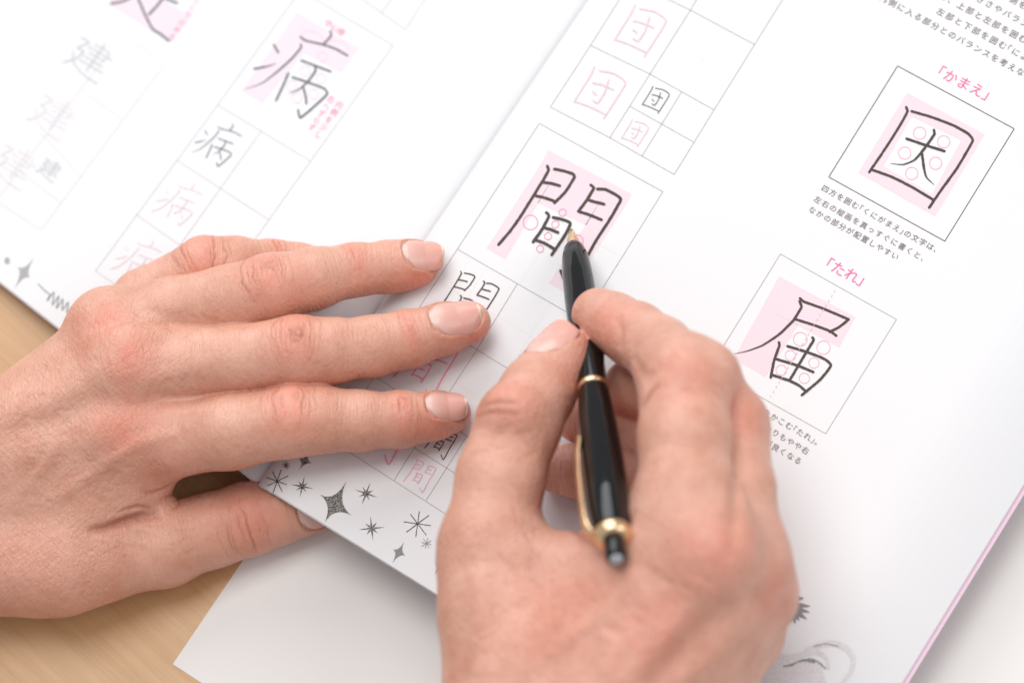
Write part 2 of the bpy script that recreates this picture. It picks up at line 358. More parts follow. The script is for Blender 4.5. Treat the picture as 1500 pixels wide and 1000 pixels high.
for a, b in (((175, 45), (240, 96)), ((240, 96), (60, 337)), ((123, 136), (182, 177)), ((60, 195), (120, 260)), ((30, 252), (90, 298)), ((-20, 285), (60, 337)), ((150, 90), (-10, 300))):
    p.line(a, b, .7)
p.build('practice_grid', M_PALE)  # far-left grid in pale grey, glare wash-out painted as line colour
KEN = [[(42, 20), (80, 20), (80, 42)], [(34, 31), (94, 31)], [(42, 42), (80, 42)], [(38, 54), (86, 54)], [(34, 66), (92, 66)], [(61, 8), (61, 80)], [(10, 22), (30, 22), (16, 46), (32, 46), (26, 68), (8, 90)], [(12, 58), (30, 80), (60, 90), (96, 92)]]
def fr(org, s, ux=(.84, .5), uy=(-.56, .80)): return lambda q: (org[0]+s*(ux[0]*q[0]+uy[0]*q[1]), org[1]+s*(ux[1]*q[0]+uy[1]*q[1]))
character(KEN, 1.8, M_INKP, tf=fr((122, 40), .68)); character(KEN, 1.3, M_INKP, tf=fr((68, 224), .36))
character(KEN, 1.6, M_PINKV, tf=fr((68, 124), .68)); character(KEN, 1.6, M_PINKV, tf=fr((10, 196), .68))
g3 = Z((0, 0), 2.083)
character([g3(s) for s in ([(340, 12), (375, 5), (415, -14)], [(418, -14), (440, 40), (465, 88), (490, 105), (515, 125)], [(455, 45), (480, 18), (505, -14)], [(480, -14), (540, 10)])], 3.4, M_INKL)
p = Print(); p.quad(g3([(385, -60), (585, 50), (520, 130), (330, 12)])); p.build('printed_tint', M_PINKFL)
# a line of print: real glyph outlines laid along the page
_gc = {}
def glyph(ch):
    if ch not in _gc:
        c = bpy.data.curves.new('glyph', 'FONT'); c.body = ch; c.size = 1; c.align_x = 'CENTER'; c.resolution_u = 3
        o = bpy.data.objects.new('glyph', c); COL.objects.link(o); bpy.context.view_layer.update()
        me = bpy.data.meshes.new_from_object(o.evaluated_get(bpy.context.evaluated_depsgraph_get()))
        V = np.array([v.co[:2] for v in me.vertices]) if len(me.vertices) else np.zeros((0, 2)); F = [tuple(q.vertices) for q in me.polygons]
        _gc[ch] = (V-np.array([0, .36]), F); bpy.data.objects.remove(o); bpy.data.meshes.remove(me)
    return _gc[ch]
def text(s, start, pitch, em, m, half='「」、。', vertical=False):
    V = []; F = []; pos = 0.
    sp = np.array(start, float); pv = np.array(pitch, float)
    for i, ch in enumerate(s):
        adv = 1.0; off = 0
        if ch in '「': pos -= .0; off = -.5; adv = .5
        if ch in '」': adv = .5
        c = sp+pv*(pos+off); P = on_page(c[0:1], c[1:2])[0]
        gv, gf = glyph(ch); e = em
        X, Y = (RV, -CV)
        a = gv[:, :1]*e*X+gv[:, 1:2]*e*Y+P
        z = page_z((a-S0)@RV)+.10; a[:, 2] = z
        n = len(V); V += [tuple(q) for q in a]; F += [tuple(k+n for k in f) for f in gf]; pos += adv
    o = mesh_obj('printed_text', V, F, m)
    for q in o.data.polygons:
        if q.normal.z < 0: q.flip()
    return child_to_book(o)
text('四方を囲む「くにがまえ」の文字は、', (1209, 277), (10.97, 6.0), 2.15, M_TXT)
text('左右の縦画を真っすぐに書くと、', (1198, 293), (11.2, 6.2), 2.15, M_TXT)
text('なかの部分が配置しやすい', (1190, 308), (11.0, 6.1), 2.15, M_TXT)
text('内側に入る部分とのバランスを考えな', (1294.9, -1.6), (12.5, 6.7), 2.4, M_TXT)
text('左部と下部を囲む「によう', (1378.3, 18.3), (12.9, 6.9), 2.4, M_TXT)
text('と、上部と左部を囲む', (1382, -4.5), (12.9, 6.9), 2.4, M_TXT)
text('大きさやバラン', (1423.5, -7.), (12.9, 6.9), 2.4, M_TXT)
text('側を', (1485, 1), (12.9, 6.9), 2.4, M_TXT)
text('「かまえ」', (1383, 108), (19.2, 9.6), 4.1, M_PINK)
text('「たれ」', (1219, 389), (19.2, 9.6), 4.1, M_PINK)
text('左辺をかこむ「たれ」。', (1101.7, 592.2), (10.85, 6.3), 2.15, M_TXT)
text('中心よりもやや右', (1103.8, 615.3), (10.85, 6.3), 2.15, M_TXT)
text('ンスが良くなる', (1103.4, 636.4), (10.9, 6.3), 2.15, M_TXT)
text('内側を少し', (497, 154), (-7.6, 10.9), 2.5, M_PINKD); text('右へずらす', (485, 146), (-7.0, 10.2), 2.5, M_PINKD); text('中心線', (481, 35), (9.4, 6), 2.5, M_PINKD)
text('ここで止める', (290, 0), (-7.6, 10.9), 2.3, M_PINKD)
# stars along the foot of the pages
def burst(c, R, n=8, inner=.12, m=M_STAR, rot=0., irr=.35):
    p = Print(); pts = []
    for k in range(2*n):
        a = rot+k*math.pi/n; r = R*(1-irr*((k//2) % 2)) if k % 2 == 0 else R*inner; pts.append((c[0]+r*math.cos(a), c[1]+r*math.sin(a)*.95))
    p.fan(c, pts); p.build('printed_star', m)
def asterisk(c, R, n=8, rot=0., w=1.1, m=M_INK):
    p = Print()
    for k in range(n):
        a = rot+k*2*math.pi/n; r = R*RNG.uniform(.85, 1.05)
        p.stroke([(c[0]+.5*math.cos(a), c[1]+.5*math.sin(a)), (c[0]+r*math.cos(a+.04), c[1]+r*math.sin(a+.04))], w, .1+.004*k, rough=.25)
    p.build('printed_star', m)
def sparkle(c, tips, w=.28, m=M_STAR):
    p = Print(); tips = [np.array(t, float) for t in tips]; c = np.array(c, float); pts = []
    for k in range(4):
        a, b = tips[k], tips[(k+1) % 4]; mid = c+((a-c)+(b-c))*.06
        for t in np.linspace(0, 1, 9, endpoint=False): pts.append((1-t)**2*a+2*t*(1-t)*mid+t*t*b)
    p.fan(c, pts); p.build('printed_star', m)
gs = Z((350, 560), 2.9415)
def S(x, y): return gs([(x, y)])[0]
sparkle(S(410, 525), [S(463, 427), S(485, 572), S(370, 602), S(350, 482)])
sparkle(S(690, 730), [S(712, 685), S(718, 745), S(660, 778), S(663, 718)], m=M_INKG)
sparkle(S(285, 340), [S(300, 290), S(315, 348), S(258, 380), S(255, 325)])
burst(S(273, 448), 17, 8, .2, rot=.2); burst(S(548, 478), 18, 8, .2, rot=.35); burst(S(572, 628), 19, 8, .2, rot=-.1)
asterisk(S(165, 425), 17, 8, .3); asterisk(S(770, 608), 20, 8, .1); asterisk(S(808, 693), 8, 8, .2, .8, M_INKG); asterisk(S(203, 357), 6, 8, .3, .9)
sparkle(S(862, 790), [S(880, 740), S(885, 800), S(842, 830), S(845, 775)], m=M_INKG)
g3b = Z((0, 150), 3.03)
sparkle(g3b([(107, 755)])[0], g3b([(152, 688), (133, 778), (62, 830), (78, 730)]), m=M_INKW)
p = Print(); q = np.linspace(0, 2*math.pi, 14, endpoint=False); c = g3b([(32, 703)])[0]
p.fan(c, [(c[0]+4*math.cos(a), c[1]+5*math.sin(a)) for a in q]); p.build('printed_dot', M_INKW)
p = Print()
p.stroke([(56, 416), (64, 424), (73, 432), (69, 440), (79, 428), (77, 446), (86, 434), (83, 451), (92, 438), (91, 454), (100, 443), (98, 458), (107, 448), (103, 462), (112, 453), (109, 464)], 2.2, .1, rough=.2)
p.build('printed_scribble', M_INKW)
# grey figure at the foot of the right page
g8 = Z((1060, 850), 6.25)
p = Print()
for i, (a, b) in enumerate((((660, 170), (730, 160)), ((650, 220), (790, 232)), ((650, 250), (785, 290)), ((650, 280), (760, 350)), ((640, 300), (690, 362)), ((635, 310), (655, 390)), ((630, 310), (608, 385)))):
    A, B = g8([a, b]); p.stroke([A, B], 7., .1+.006*i, taper=.85, rough=.15)
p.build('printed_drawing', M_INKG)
p = Print()
p.stroke(g8([(760, 640), (880, 590), (1010, 570), (1130, 620), (1190, 720), (1160, 850), (1060, 960)]), 9, .09, taper=.5)
p.stroke(g8([(430, 650), (560, 700), (700, 680), (850, 650), (940, 700), (960, 800)]), 8, .10, taper=.4)
p.quad(g8([(330, 700), (600, 720), (760, 960), (160, 960)]), .05); p.quad(g8([(640, 720), (880, 730), (950, 960), (700, 960)]), .06)
p.build('printed_drawing', M_PALE)
p = Print()
p.stroke(g8([(550, 785), (620, 770), (700, 735), (790, 715), (860, 740), (930, 800)]), 2.4, .12, rough=.35); p.stroke(g8([(700, 735), (760, 730), (830, 745)]), 3., .13, rough=.3)
p.stroke(g8([(830, 600), (940, 578), (1050, 600)]), 1.4, .13, rough=.35)
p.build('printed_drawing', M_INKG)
# ------------------------------------------------------------------ pen
PT = at(837, 336, .15); PE0 = at(902, 812, 72.)
PD = PE0-PT; PL = float(np.linalg.norm(PD)); PD /= PL
print('pen length', PL)
pen = empty('pen', tuple(PT)); tag(pen, 'glossy black click ballpoint pen with gold tip, ring and clip, held in the right hand', 'pen')
def frame_from(d, up=(0, 0, 1)):
    d = np.array(d, float); d /= np.linalg.norm(d); x = np.cross(up, d); x /= np.linalg.norm(x); y = np.cross(d, x); return x, y, d
PX, PY, _ = frame_from(PD)
def lathe(name, prof, m, parent, org=PT, ax=PD, X=PX, Y=PY, n=64):
    V = []; F = []
    for s, r in prof:
        for k in range(n): a = 2*math.pi*k/n; V.append(org+ax*s+r*(math.cos(a)*X+math.sin(a)*Y))
    for i in range(len(prof)-1):
        for k in range(n): F.append((i*n+k, i*n+(k+1) % n, (i+1)*n+(k+1) % n, (i+1)*n+k))
    F.append(tuple(range(n))[::-1]); F.append(tuple((len(prof)-1)*n+k for k in range(n)))
    o = mesh_obj(name, V, F, m, smooth=True); o.parent = parent; o.matrix_parent_inverse = Matrix.Translation(-parent.location); return o
M_BLK = mat('black_resin', (.003, .003, .0035), .06, Specular_IOR_Level=.38)
M_GOLD = mat('gold_metal', (.86, .61, .37), .27, Metallic=1.); M_TIP = mat('steel_point', (.35, .33, .32), .3, Metallic=1.)
M_BTN = mat('button_end', (.42, .43, .45), .4)
lathe('point', [(0, .25), (.4, .42), (1.6, .5), (2.2, .5)], M_TIP, pen)
lathe('tip_cone', [(1.4, .75), (1.9, .95), (5, 1.55), (8.6, 2.15), (8.8, 2.15)], M_GOLD, pen)
sl = PL*.985
def prof(pts, k=8):
    P = spline([(a, b) for a, b in pts], 1.0); return [(float(a), float(b)) for a, b in P]
lathe('barrel', prof([(8.0, 2.25), (9.5, 2.9), (14, 3.75), (22, 4.25), (34, 4.45), (46, 4.4), (60, 4.05), (70.0, 3.75)]), M_BLK, pen)
RG = 70.0
lathe('ring', [(RG-.2, 3.7), (RG-.1, 4.0), (RG+.3, 4.2), (RG+1.2, 4.2), (RG+1.6, 4.0), (RG+1.7, 3.8)], M_GOLD, pen)
lathe('cap', prof([(RG+1.6, 3.9), (RG+2.2, 4.1), (RG+12, 4.7), (RG+28, 5.25), (RG+44, 5.35), (PL-14, 5.15), (PL-7.8, 4.8)]), M_BLK, pen)
lathe('end_ring', prof([(PL-8.0, 4.5), (PL-7.6, 4.8), (PL-6.6, 4.85), (PL-5.4, 4.4), (PL-4.7, 3.6), (PL-4.6, 2.6)]), M_GOLD, pen)
lathe('push_button', prof([(PL-5.2, 2.6), (PL-3, 2.75), (PL+1.0, 2.6), (PL+1.6, 2.2)]), M_BLK, pen)
lathe('button_cap', [(PL+1.55, 1.7), (PL+1.75, 1.7), (PL+2.0, 1.2), (PL+2.05, .2)], M_BTN, pen)
# clip on the side of the cap facing up and left
_cd = -CX*.93+CZ*.36; _cd -= PD*(_cd@PD); _cd /= np.linalg.norm(_cd); _ct = np.cross(PD, _cd)
V = []; F = []; sec = []
for s, h, wd, th in ((PL-43.5, 5.9, .9, .45), (PL-42, 5.75, 1.5, .6), (PL-40, 5.9, 1.7, .8), (PL-36, 6.6, 1.45, .7), (PL-28, 7.0, 1.3, .6), (PL-18, 7.1, 1.35, .6), (PL-11, 7.0, 1.5, .7), (PL-8, 6.5, 1.5, .9), (PL-6.6, 5.4, 1.3, .9), (PL-6.4, 4.4, 1.2, .9)):
    for k in range(12):
        a = 2*math.pi*k/12; V.append(PT+PD*s+_cd*(h+th*math.sin(a))+_ct*wd*math.cos(a))
for i in range(9):
    for k in range(12): F.append((i*12+k, i*12+(k+1) % 12, (i+1)*12+(k+1) % 12, (i+1)*12+k))
F.append(tuple(range(12))[::-1]); F.append(tuple(9*12+k for k in range(12)))
o = mesh_obj('clip', V, F, M_GOLD, smooth=True); o.parent = pen; o.matrix_parent_inverse = Matrix.Translation(-pen.location)
def pen_at(s): return PT+PD*s

# ------------------------------------------------------------------ hands: one implicit body each, meshed as one surface
def smin(a, b, k):
    if k <= 0: return np.minimum(a, b)
    h = np.clip(.5+.5*(b-a)/k, 0, 1); return b*(1-h)+a*h-k*h*(1-h)
def seg(P, a, b, ra, rb):
    a = a.astype(P.dtype); ba = b.astype(P.dtype)-a; pa = P-a; t = pa@ba; l2 = P.dtype.type(ba@ba); h = np.minimum(np.maximum(t/l2, 0), 1)
    d2 = np.einsum('ij,ij->i', pa, pa)+h*(h*l2-2*t)
    return np.sqrt(np.maximum(d2, 0))-(P.dtype.type(ra)+P.dtype.type(rb-ra)*h)
def tri(P, A, B, C, ra, rb, rc):
    A = A.astype(P.dtype); B = B.astype(P.dtype); C = C.astype(P.dtype); AB = B-A; AC = C-A; n = np.cross(AB, AC); nn = n@n
    w = P-A; g_ = np.cross(AB, w)@n/nn; b_ = np.cross(w, AC)@n/nn; a_ = 1-b_-g_
    ins = (a_ >= 0) & (b_ >= 0) & (g_ >= 0)
    d = np.abs(w@n)/math.sqrt(nn)-(a_*ra+b_*rb+g_*rc)
    e = np.minimum(np.minimum(seg(P, A, B, ra, rb), seg(P, B, C, rb, rc)), seg(P, A, C, ra, rc))
    return np.where(ins, d, e)
class Body:
    def __init__(s): s.palm = []; s.fingers = []; s.bumps = []; s.kp = 6; s.kf = 6
    def J(s, t): return (at(t[0], t[1], t[2]), t[3])
    def sdf(s, P):
        d = None
        for pr in s.palm:
            q = tri(P, *pr[1]) if pr[0] == 't' else seg(P, *pr[1]); d = q if d is None else smin(d, q, s.kp)
        tot = d
        for f in s.fingers:
            fd = None; ns = f['nodes']
            for i in range(len(ns)-1):
                q = seg(P, ns[i][0], ns[i+1][0], ns[i][1], ns[i+1][1]); fd = q if fd is None else smin(fd, q, 2.5)
            gd = smin(d, fd, f.get('k', s.kf)); tot = smin(tot, gd, .5)
        for c, r, k in s.bumps: tot = smin(tot, np.linalg.norm(P-c, axis=1)-r, k)
        if s.post: tot = s.post(P, tot)
        return tot
    post = None
    def grad(s, P, e=.25):
        P = P.astype(np.float32); G = np.zeros(P.shape)
        for o in ((1, -1, -1), (-1, -1, 1), (-1, 1, -1), (1, 1, 1)):
            o = np.array(o, np.float32); G += s.sdf(P+o*np.float32(e))[:, None]*o
        return G/(np.linalg.norm(G, axis=1, keepdims=True)+1e-12)
    def hit(s, px, py):
        d = rays(np.asarray(px, float), np.asarray(py, float)); d = np.atleast_2d(d); t = np.full(len(d), DIST-130.)
        for _ in range(60):
            P = CP+d*t[:, None]; q = s.sdf(P); t += np.clip(q, -3, 12)*.85
        return CP+d*t[:, None]
def surface(body, lo, hi, h):
    B = 4; nb = np.ceil((hi-lo)/(h*B)).astype(int); n = nb*B
    D = np.empty(tuple(n), np.float32)
    ci = np.stack(np.meshgrid(*[np.arange(k) for k in nb], indexing='ij'), -1).reshape(-1, 3)
    cc = lo+(ci*B+B/2-.5)*h; dc = body.sdf(cc)
    D4 = D.reshape(nb[0], B, nb[1], B, nb[2], B)
    D4[:] = dc.reshape(nb[0], 1, nb[1], 1, nb[2], 1)
    act = np.abs(dc) < B*h*.87+.9
    off = np.stack(np.meshgrid(*[np.arange(B)]*3, indexing='ij'), -1).reshape(-1, 3)
    ai = ci[act]
    for s0 in range(0, len(ai), 3000):
        blk = ai[s0:s0+3000]; P = (lo+(blk[:, None, :]*B+off[None])*h).reshape(-1, 3).astype(np.float32)
        v = body.sdf(P).reshape(len(blk), B, B, B)
        D4[blk[:, 0], :, blk[:, 1], :, blk[:, 2], :] = v
    S_ = D < 0
    c = [S_[i:n[0]-1+i, j:n[1]-1+j, k:n[2]-1+k] for i in (0, 1) for j in (0, 1) for k in (0, 1)]
    alls = c[0].copy(); anys = c[0].copy()
    for q in c[1:]: alls &= q; anys |= q
    cell = anys & ~alls; idx = np.argwhere(cell); ids = np.full(cell.shape, -1, np.int32); ids[cell] = np.arange(len(idx))
    acc = np.zeros((len(idx), 3)); cnt = np.zeros(len(idx))
    corners = [(i, j, k) for i in (0, 1) for j in (0, 1) for k in (0, 1)]
    for A in corners:
        for ax in range(3):
            if A[ax]: continue
            Bc = list(A); Bc[ax] = 1
            va = D[idx[:, 0]+A[0], idx[:, 1]+A[1], idx[:, 2]+A[2]]; vb = D[idx[:, 0]+Bc[0], idx[:, 1]+Bc[1], idx[:, 2]+Bc[2]]
            m = (va < 0) != (vb < 0); t = np.where(m, va/np.where(m, va-vb, 1), 0)
            p = np.tile(np.array(A, float), (len(idx), 1)); p[:, ax] += t
            acc[m] += p[m]; cnt[m] += 1
    V = lo+(idx+acc/cnt[:, None])*h; Q = []
    for ax in range(3):
        u, v = (ax+1) % 3, (ax+2) % 3
        a = [slice(1, -1)]*3; b = [slice(1, -1)]*3; a[ax] = slice(0, -1); b[ax] = slice(1, None)
        sa, sb = S_[tuple(a)], S_[tuple(b)]
        e = np.argwhere(sa != sb); base = np.ones(3, int); base[ax] = 0; e = e+base
        ins = S_[e[:, 0], e[:, 1], e[:, 2]]
        def cid(du, dv):
            q = e.copy(); q[:, u] -= du; q[:, v] -= dv; return ids[q[:, 0], q[:, 1], q[:, 2]]
        f = np.stack([cid(1, 1), cid(0, 1), cid(0, 0), cid(1, 0)], 1); f[~ins] = f[~ins][:, ::-1]; Q.append(f[(f >= 0).all(1)])
    Q = np.concatenate(Q)
    E_ = np.concatenate([Q[:, [0, 1]], Q[:, [1, 2]], Q[:, [2, 3]], Q[:, [3, 0]]])
    for lam in (.5, .5):
        s_ = np.zeros_like(V); w_ = np.bincount(E_[:, 0], minlength=len(V))+np.bincount(E_[:, 1], minlength=len(V))
        for k in range(3): s_[:, k] = np.bincount(E_[:, 0], V[E_[:, 1], k], len(V))+np.bincount(E_[:, 1], V[E_[:, 0], k], len(V))
        V = V*(1-lam)+lam*s_/np.maximum(w_, 1)[:, None]
    G = body.grad(V); d = body.sdf(V); V = V-G*np.clip(d, -.5, .5)[:, None]*.9
    return V, Q, G
# smooth value noise
_tab = np.random.default_rng(9).random((64, 64, 64)).astype(np.float32)
def vnoise(P):
    i = np.floor(P).astype(int); f = P-i; f = f*f*(3-2*f); r = 0
    for a in (0, 1):
        for b in (0, 1):
            for c in (0, 1):
                w = (f[:, 0] if a else 1-f[:, 0])*(f[:, 1] if b else 1-f[:, 1])*(f[:, 2] if c else 1-f[:, 2])
                r = r+w*_tab[(i[:, 0]+a) & 63, (i[:, 1]+b) & 63, (i[:, 2]+c) & 63]
    return r-.5
def polyd(P, L, rad):
    """distance of points to a 3-D polyline and position 0..1 along it, within rad"""
    d = np.full(len(P), 1e3); u = np.zeros(len(P)); n = len(L)-1
    box_ = ((P > L.min(0)-rad) & (P < L.max(0)+rad)).all(1); ix = np.nonzero(box_)[0]; q = P[ix]
    dd = d[ix]; uu = u[ix]
    for i in range(n):
        ba = L[i+1]-L[i]; h = np.clip(((q-L[i])@ba)/(ba@ba+1e-9), 0, 1); e = np.linalg.norm(q-L[i]-h[:, None]*ba, axis=1)
        m = e < dd; dd[m] = e[m]; uu[m] = (i+h[m])/n
    d[ix] = dd; u[ix] = uu; return d, u
def unit(v): return v/np.linalg.norm(v)
def skin_mat(name, fine, base, deep, flush):
    m = mat(name, base, .46); nt = m.node_tree; b = nt.nodes['Principled BSDF']; L = nt.links.new
    b.inputs['Subsurface Weight'].default_value = .22; b.inputs['Subsurface Radius'].default_value = (1., .34, .18); b.inputs['Subsurface Scale'].default_value = .0032
    b.inputs['Specular IOR Level'].default_value = .5
    tc = N(nt, 'ShaderNodeTexCoord'); at_f = N(nt, 'ShaderNodeAttribute', attribute_name='flush'); at_c = N(nt, 'ShaderNodeAttribute', attribute_name='crease_shade')
    n1 = N(nt, 'ShaderNodeTexNoise', i_Scale=95., i_Detail=5., i_Roughness=.6); L(tc.outputs['Object'], n1.inputs['Vector'])
    n2 = N(nt, 'ShaderNodeTexNoise', i_Scale=420., i_Detail=3., i_Roughness=.6); L(tc.outputs['Object'], n2.inputs['Vector'])
    r1 = N(nt, 'ShaderNodeMapRange', i_From_Min=.32, i_From_Max=.68); L(n1.outputs['Fac'], r1.inputs[0])
    c1 = N(nt, 'ShaderNodeMixRGB', i_Color1=(*base, 1), i_Color2=(*deep, 1)); L(r1.outputs[0], c1.inputs[0])
    c2 = N(nt, 'ShaderNodeMixRGB', i_Color2=(*flush, 1)); L(at_f.outputs['Fac'], c2.inputs[0]); L(c1.outputs[0], c2.inputs[1])
    r2 = N(nt, 'ShaderNodeMapRange', i_From_Min=.55, i_From_Max=.8, i_To_Max=.35); L(n2.outputs['Fac'], r2.inputs[0])
    c3 = N(nt, 'ShaderNodeMixRGB', i_Color2=(*[x*.72 for x in flush], 1)); L(r2.outputs[0], c3.inputs[0]); L(c2.outputs[0], c3.inputs[1])
    m4 = N(nt, 'ShaderNodeMath', operation='MULTIPLY'); m4.inputs[1].default_value = .85; L(at_c.outputs['Fac'], m4.inputs[0])
    c4 = N(nt, 'ShaderNodeMixRGB', i_Color2=(.42, .15, .095, 1)); L(m4.outputs[0], c4.inputs[0]); L(c3.outputs[0], c4.inputs[1])  # creases tinted darker, their shade painted into the skin colour
    L(c4.outputs[0], b.inputs['Base Color'])
    rr = N(nt, 'ShaderNodeMapRange', i_To_Min=.33, i_To_Max=.5); L(n2.outputs['Fac'], rr.inputs[0]); L(rr.outputs[0], b.inputs['Roughness'])
    # cross-hatched skin relief: stretched fine folds in three directions, and rings across the fingers
    prev = None
    fu_, fv_, fm_ = [N(nt, 'ShaderNodeAttribute', attribute_name=q) for q in ('fu', 'fv', 'fm')]
    def m_(op, a, b_):
        q = N(nt, 'ShaderNodeMath', operation=op)
        for i_, x in enumerate((a, b_)):
            if isinstance(x, (int, float)): q.inputs[i_].default_value = x
            else: L(x, q.inputs[i_])
        return q.outputs[0]
    cx_ = N(nt, 'ShaderNodeCombineXYZ'); L(m_('MULTIPLY', fu_.outputs['Fac'], 1.5), cx_.inputs[0]); L(m_('MULTIPLY', fv_.outputs['Fac'], .2), cx_.inputs[1])
    fn = N(nt, 'ShaderNodeTexNoise', i_Scale=1., i_Detail=2.5, i_Roughness=.55, i_Distortion=.3); L(cx_.outputs[0], fn.inputs['Vector'])
    inv = m_('SUBTRACT', 1., fm_.outputs['Fac'])
    bpf = N(nt, 'ShaderNodeBump', i_Distance=.0011); L(m_('MULTIPLY', fm_.outputs['Fac'], .42*fine), bpf.inputs['Strength']); L(fn.outputs['Fac'], bpf.inputs['Height']); prev = bpf
    hs = []
    for rot, sc, st in ((.1, (1500, 420, 420), .42), (1.0, (1250, 330, 330), .28), (-.75, (1250, 330, 330), .28)):
        mp = rotscale(nt, tc.outputs['Object'], rot, sc)
        nz = N(nt, 'ShaderNodeTexNoise', i_Scale=1., i_Detail=2., i_Distortion=.5); L(mp.outputs[0], nz.inputs['Vector'])
        bp = N(nt, 'ShaderNodeBump', i_Distance=.0009); L(m_('MULTIPLY', m_('ADD', m_('MULTIPLY', inv, .75), .25), st*fine), bp.inputs['Strength']); L(nz.outputs['Fac'], bp.inputs['Height'])
        L(prev.outputs[0], bp.inputs['Normal']); prev = bp; hs.append(nz)
    vo = N(nt, 'ShaderNodeTexVoronoi', feature='DISTANCE_TO_EDGE', i_Scale=850.); L(tc.outputs['Object'], vo.inputs['Vector'])
    rv = N(nt, 'ShaderNodeMapRange', i_From_Max=.12); L(vo.outputs['Distance'], rv.inputs[0])
    bp = N(nt, 'ShaderNodeBump', i_Strength=.28*fine, i_Distance=.00012); L(rv.outputs[0], bp.inputs['Height']); L(prev.outputs[0], bp.inputs['Normal'])
    L(bp.outputs[0], b.inputs['Normal']); return m
def nail_mat():
    m = mat('nail_keratin', (.70, .44, .38), .27); nt = m.node_tree; b = nt.nodes['Principled BSDF']; L = nt.links.new
    b.inputs['Subsurface Weight'].default_value = .15; b.inputs['Subsurface Radius'].default_value = (1, .4, .25); b.inputs['Subsurface Scale'].default_value = .002
    a = N(nt, 'ShaderNodeAttribute', attribute_name='nail_s'); cr = N(nt, 'ShaderNodeValToRGB'); e = cr.color_ramp.elements
    e[0].position = 0; e[0].color = (.73, .49, .43, 1); e[1].position = 1; e[1].color = (.80, .64, .54, 1)
    for p_, c_ in ((.14, (.72, .45, .39, 1)), (.32, (.70, .38, .32, 1)), (.84, (.69, .34, .28, 1)), (.925, (.70, .35, .28, 1)), (.955, (.80, .62, .50, 1))):
        x = e.new(p_); x.color = c_
    L(a.outputs['Fac'], cr.inputs[0]); L(cr.outputs[0], b.inputs['Base Color'])
    t = N(nt, 'ShaderNodeAttribute', attribute_name='nail_t'); w = N(nt, 'ShaderNodeTexNoise', noise_dimensions='1D', i_Scale=1., i_Detail=2.)
    mm_ = N(nt, 'ShaderNodeMath', operation='MULTIPLY'); mm_.inputs[1].default_value = 14.; L(t.outputs['Fac'], mm_.inputs[0]); L(mm_.outputs[0], w.inputs['W'])
    bp = N(nt, 'ShaderNodeBump', i_Strength=.25, i_Distance=.0002); L(w.outputs['Fac'], bp.inputs['Height']); L(bp.outputs[0], b.inputs['Normal'])
    return m
M_NAIL = nail_mat()
def nail_frame(f):
    """axis, dorsal direction and side of the last joint of a finger"""
    ns = f['nodes']; i = f.get('nail_from', len(ns)-3); a = ns[i][0]; b = ns[-1][0]; ax = unit(b-a)
    n = f['dorsal']; n = unit(n-ax*(n@ax)); return a, ax, n, np.cross(ax, n), np.linalg.norm(b-a)
def nail_coords(f, P):
    a, ax, n, sd, L = nail_frame(f); w = P-a; s = w@ax; x = w@n; y = w@sd
    s0, s1, hw = f['nail']; r = hw
    return (s-s0)/(s1-s0), y/hw, x
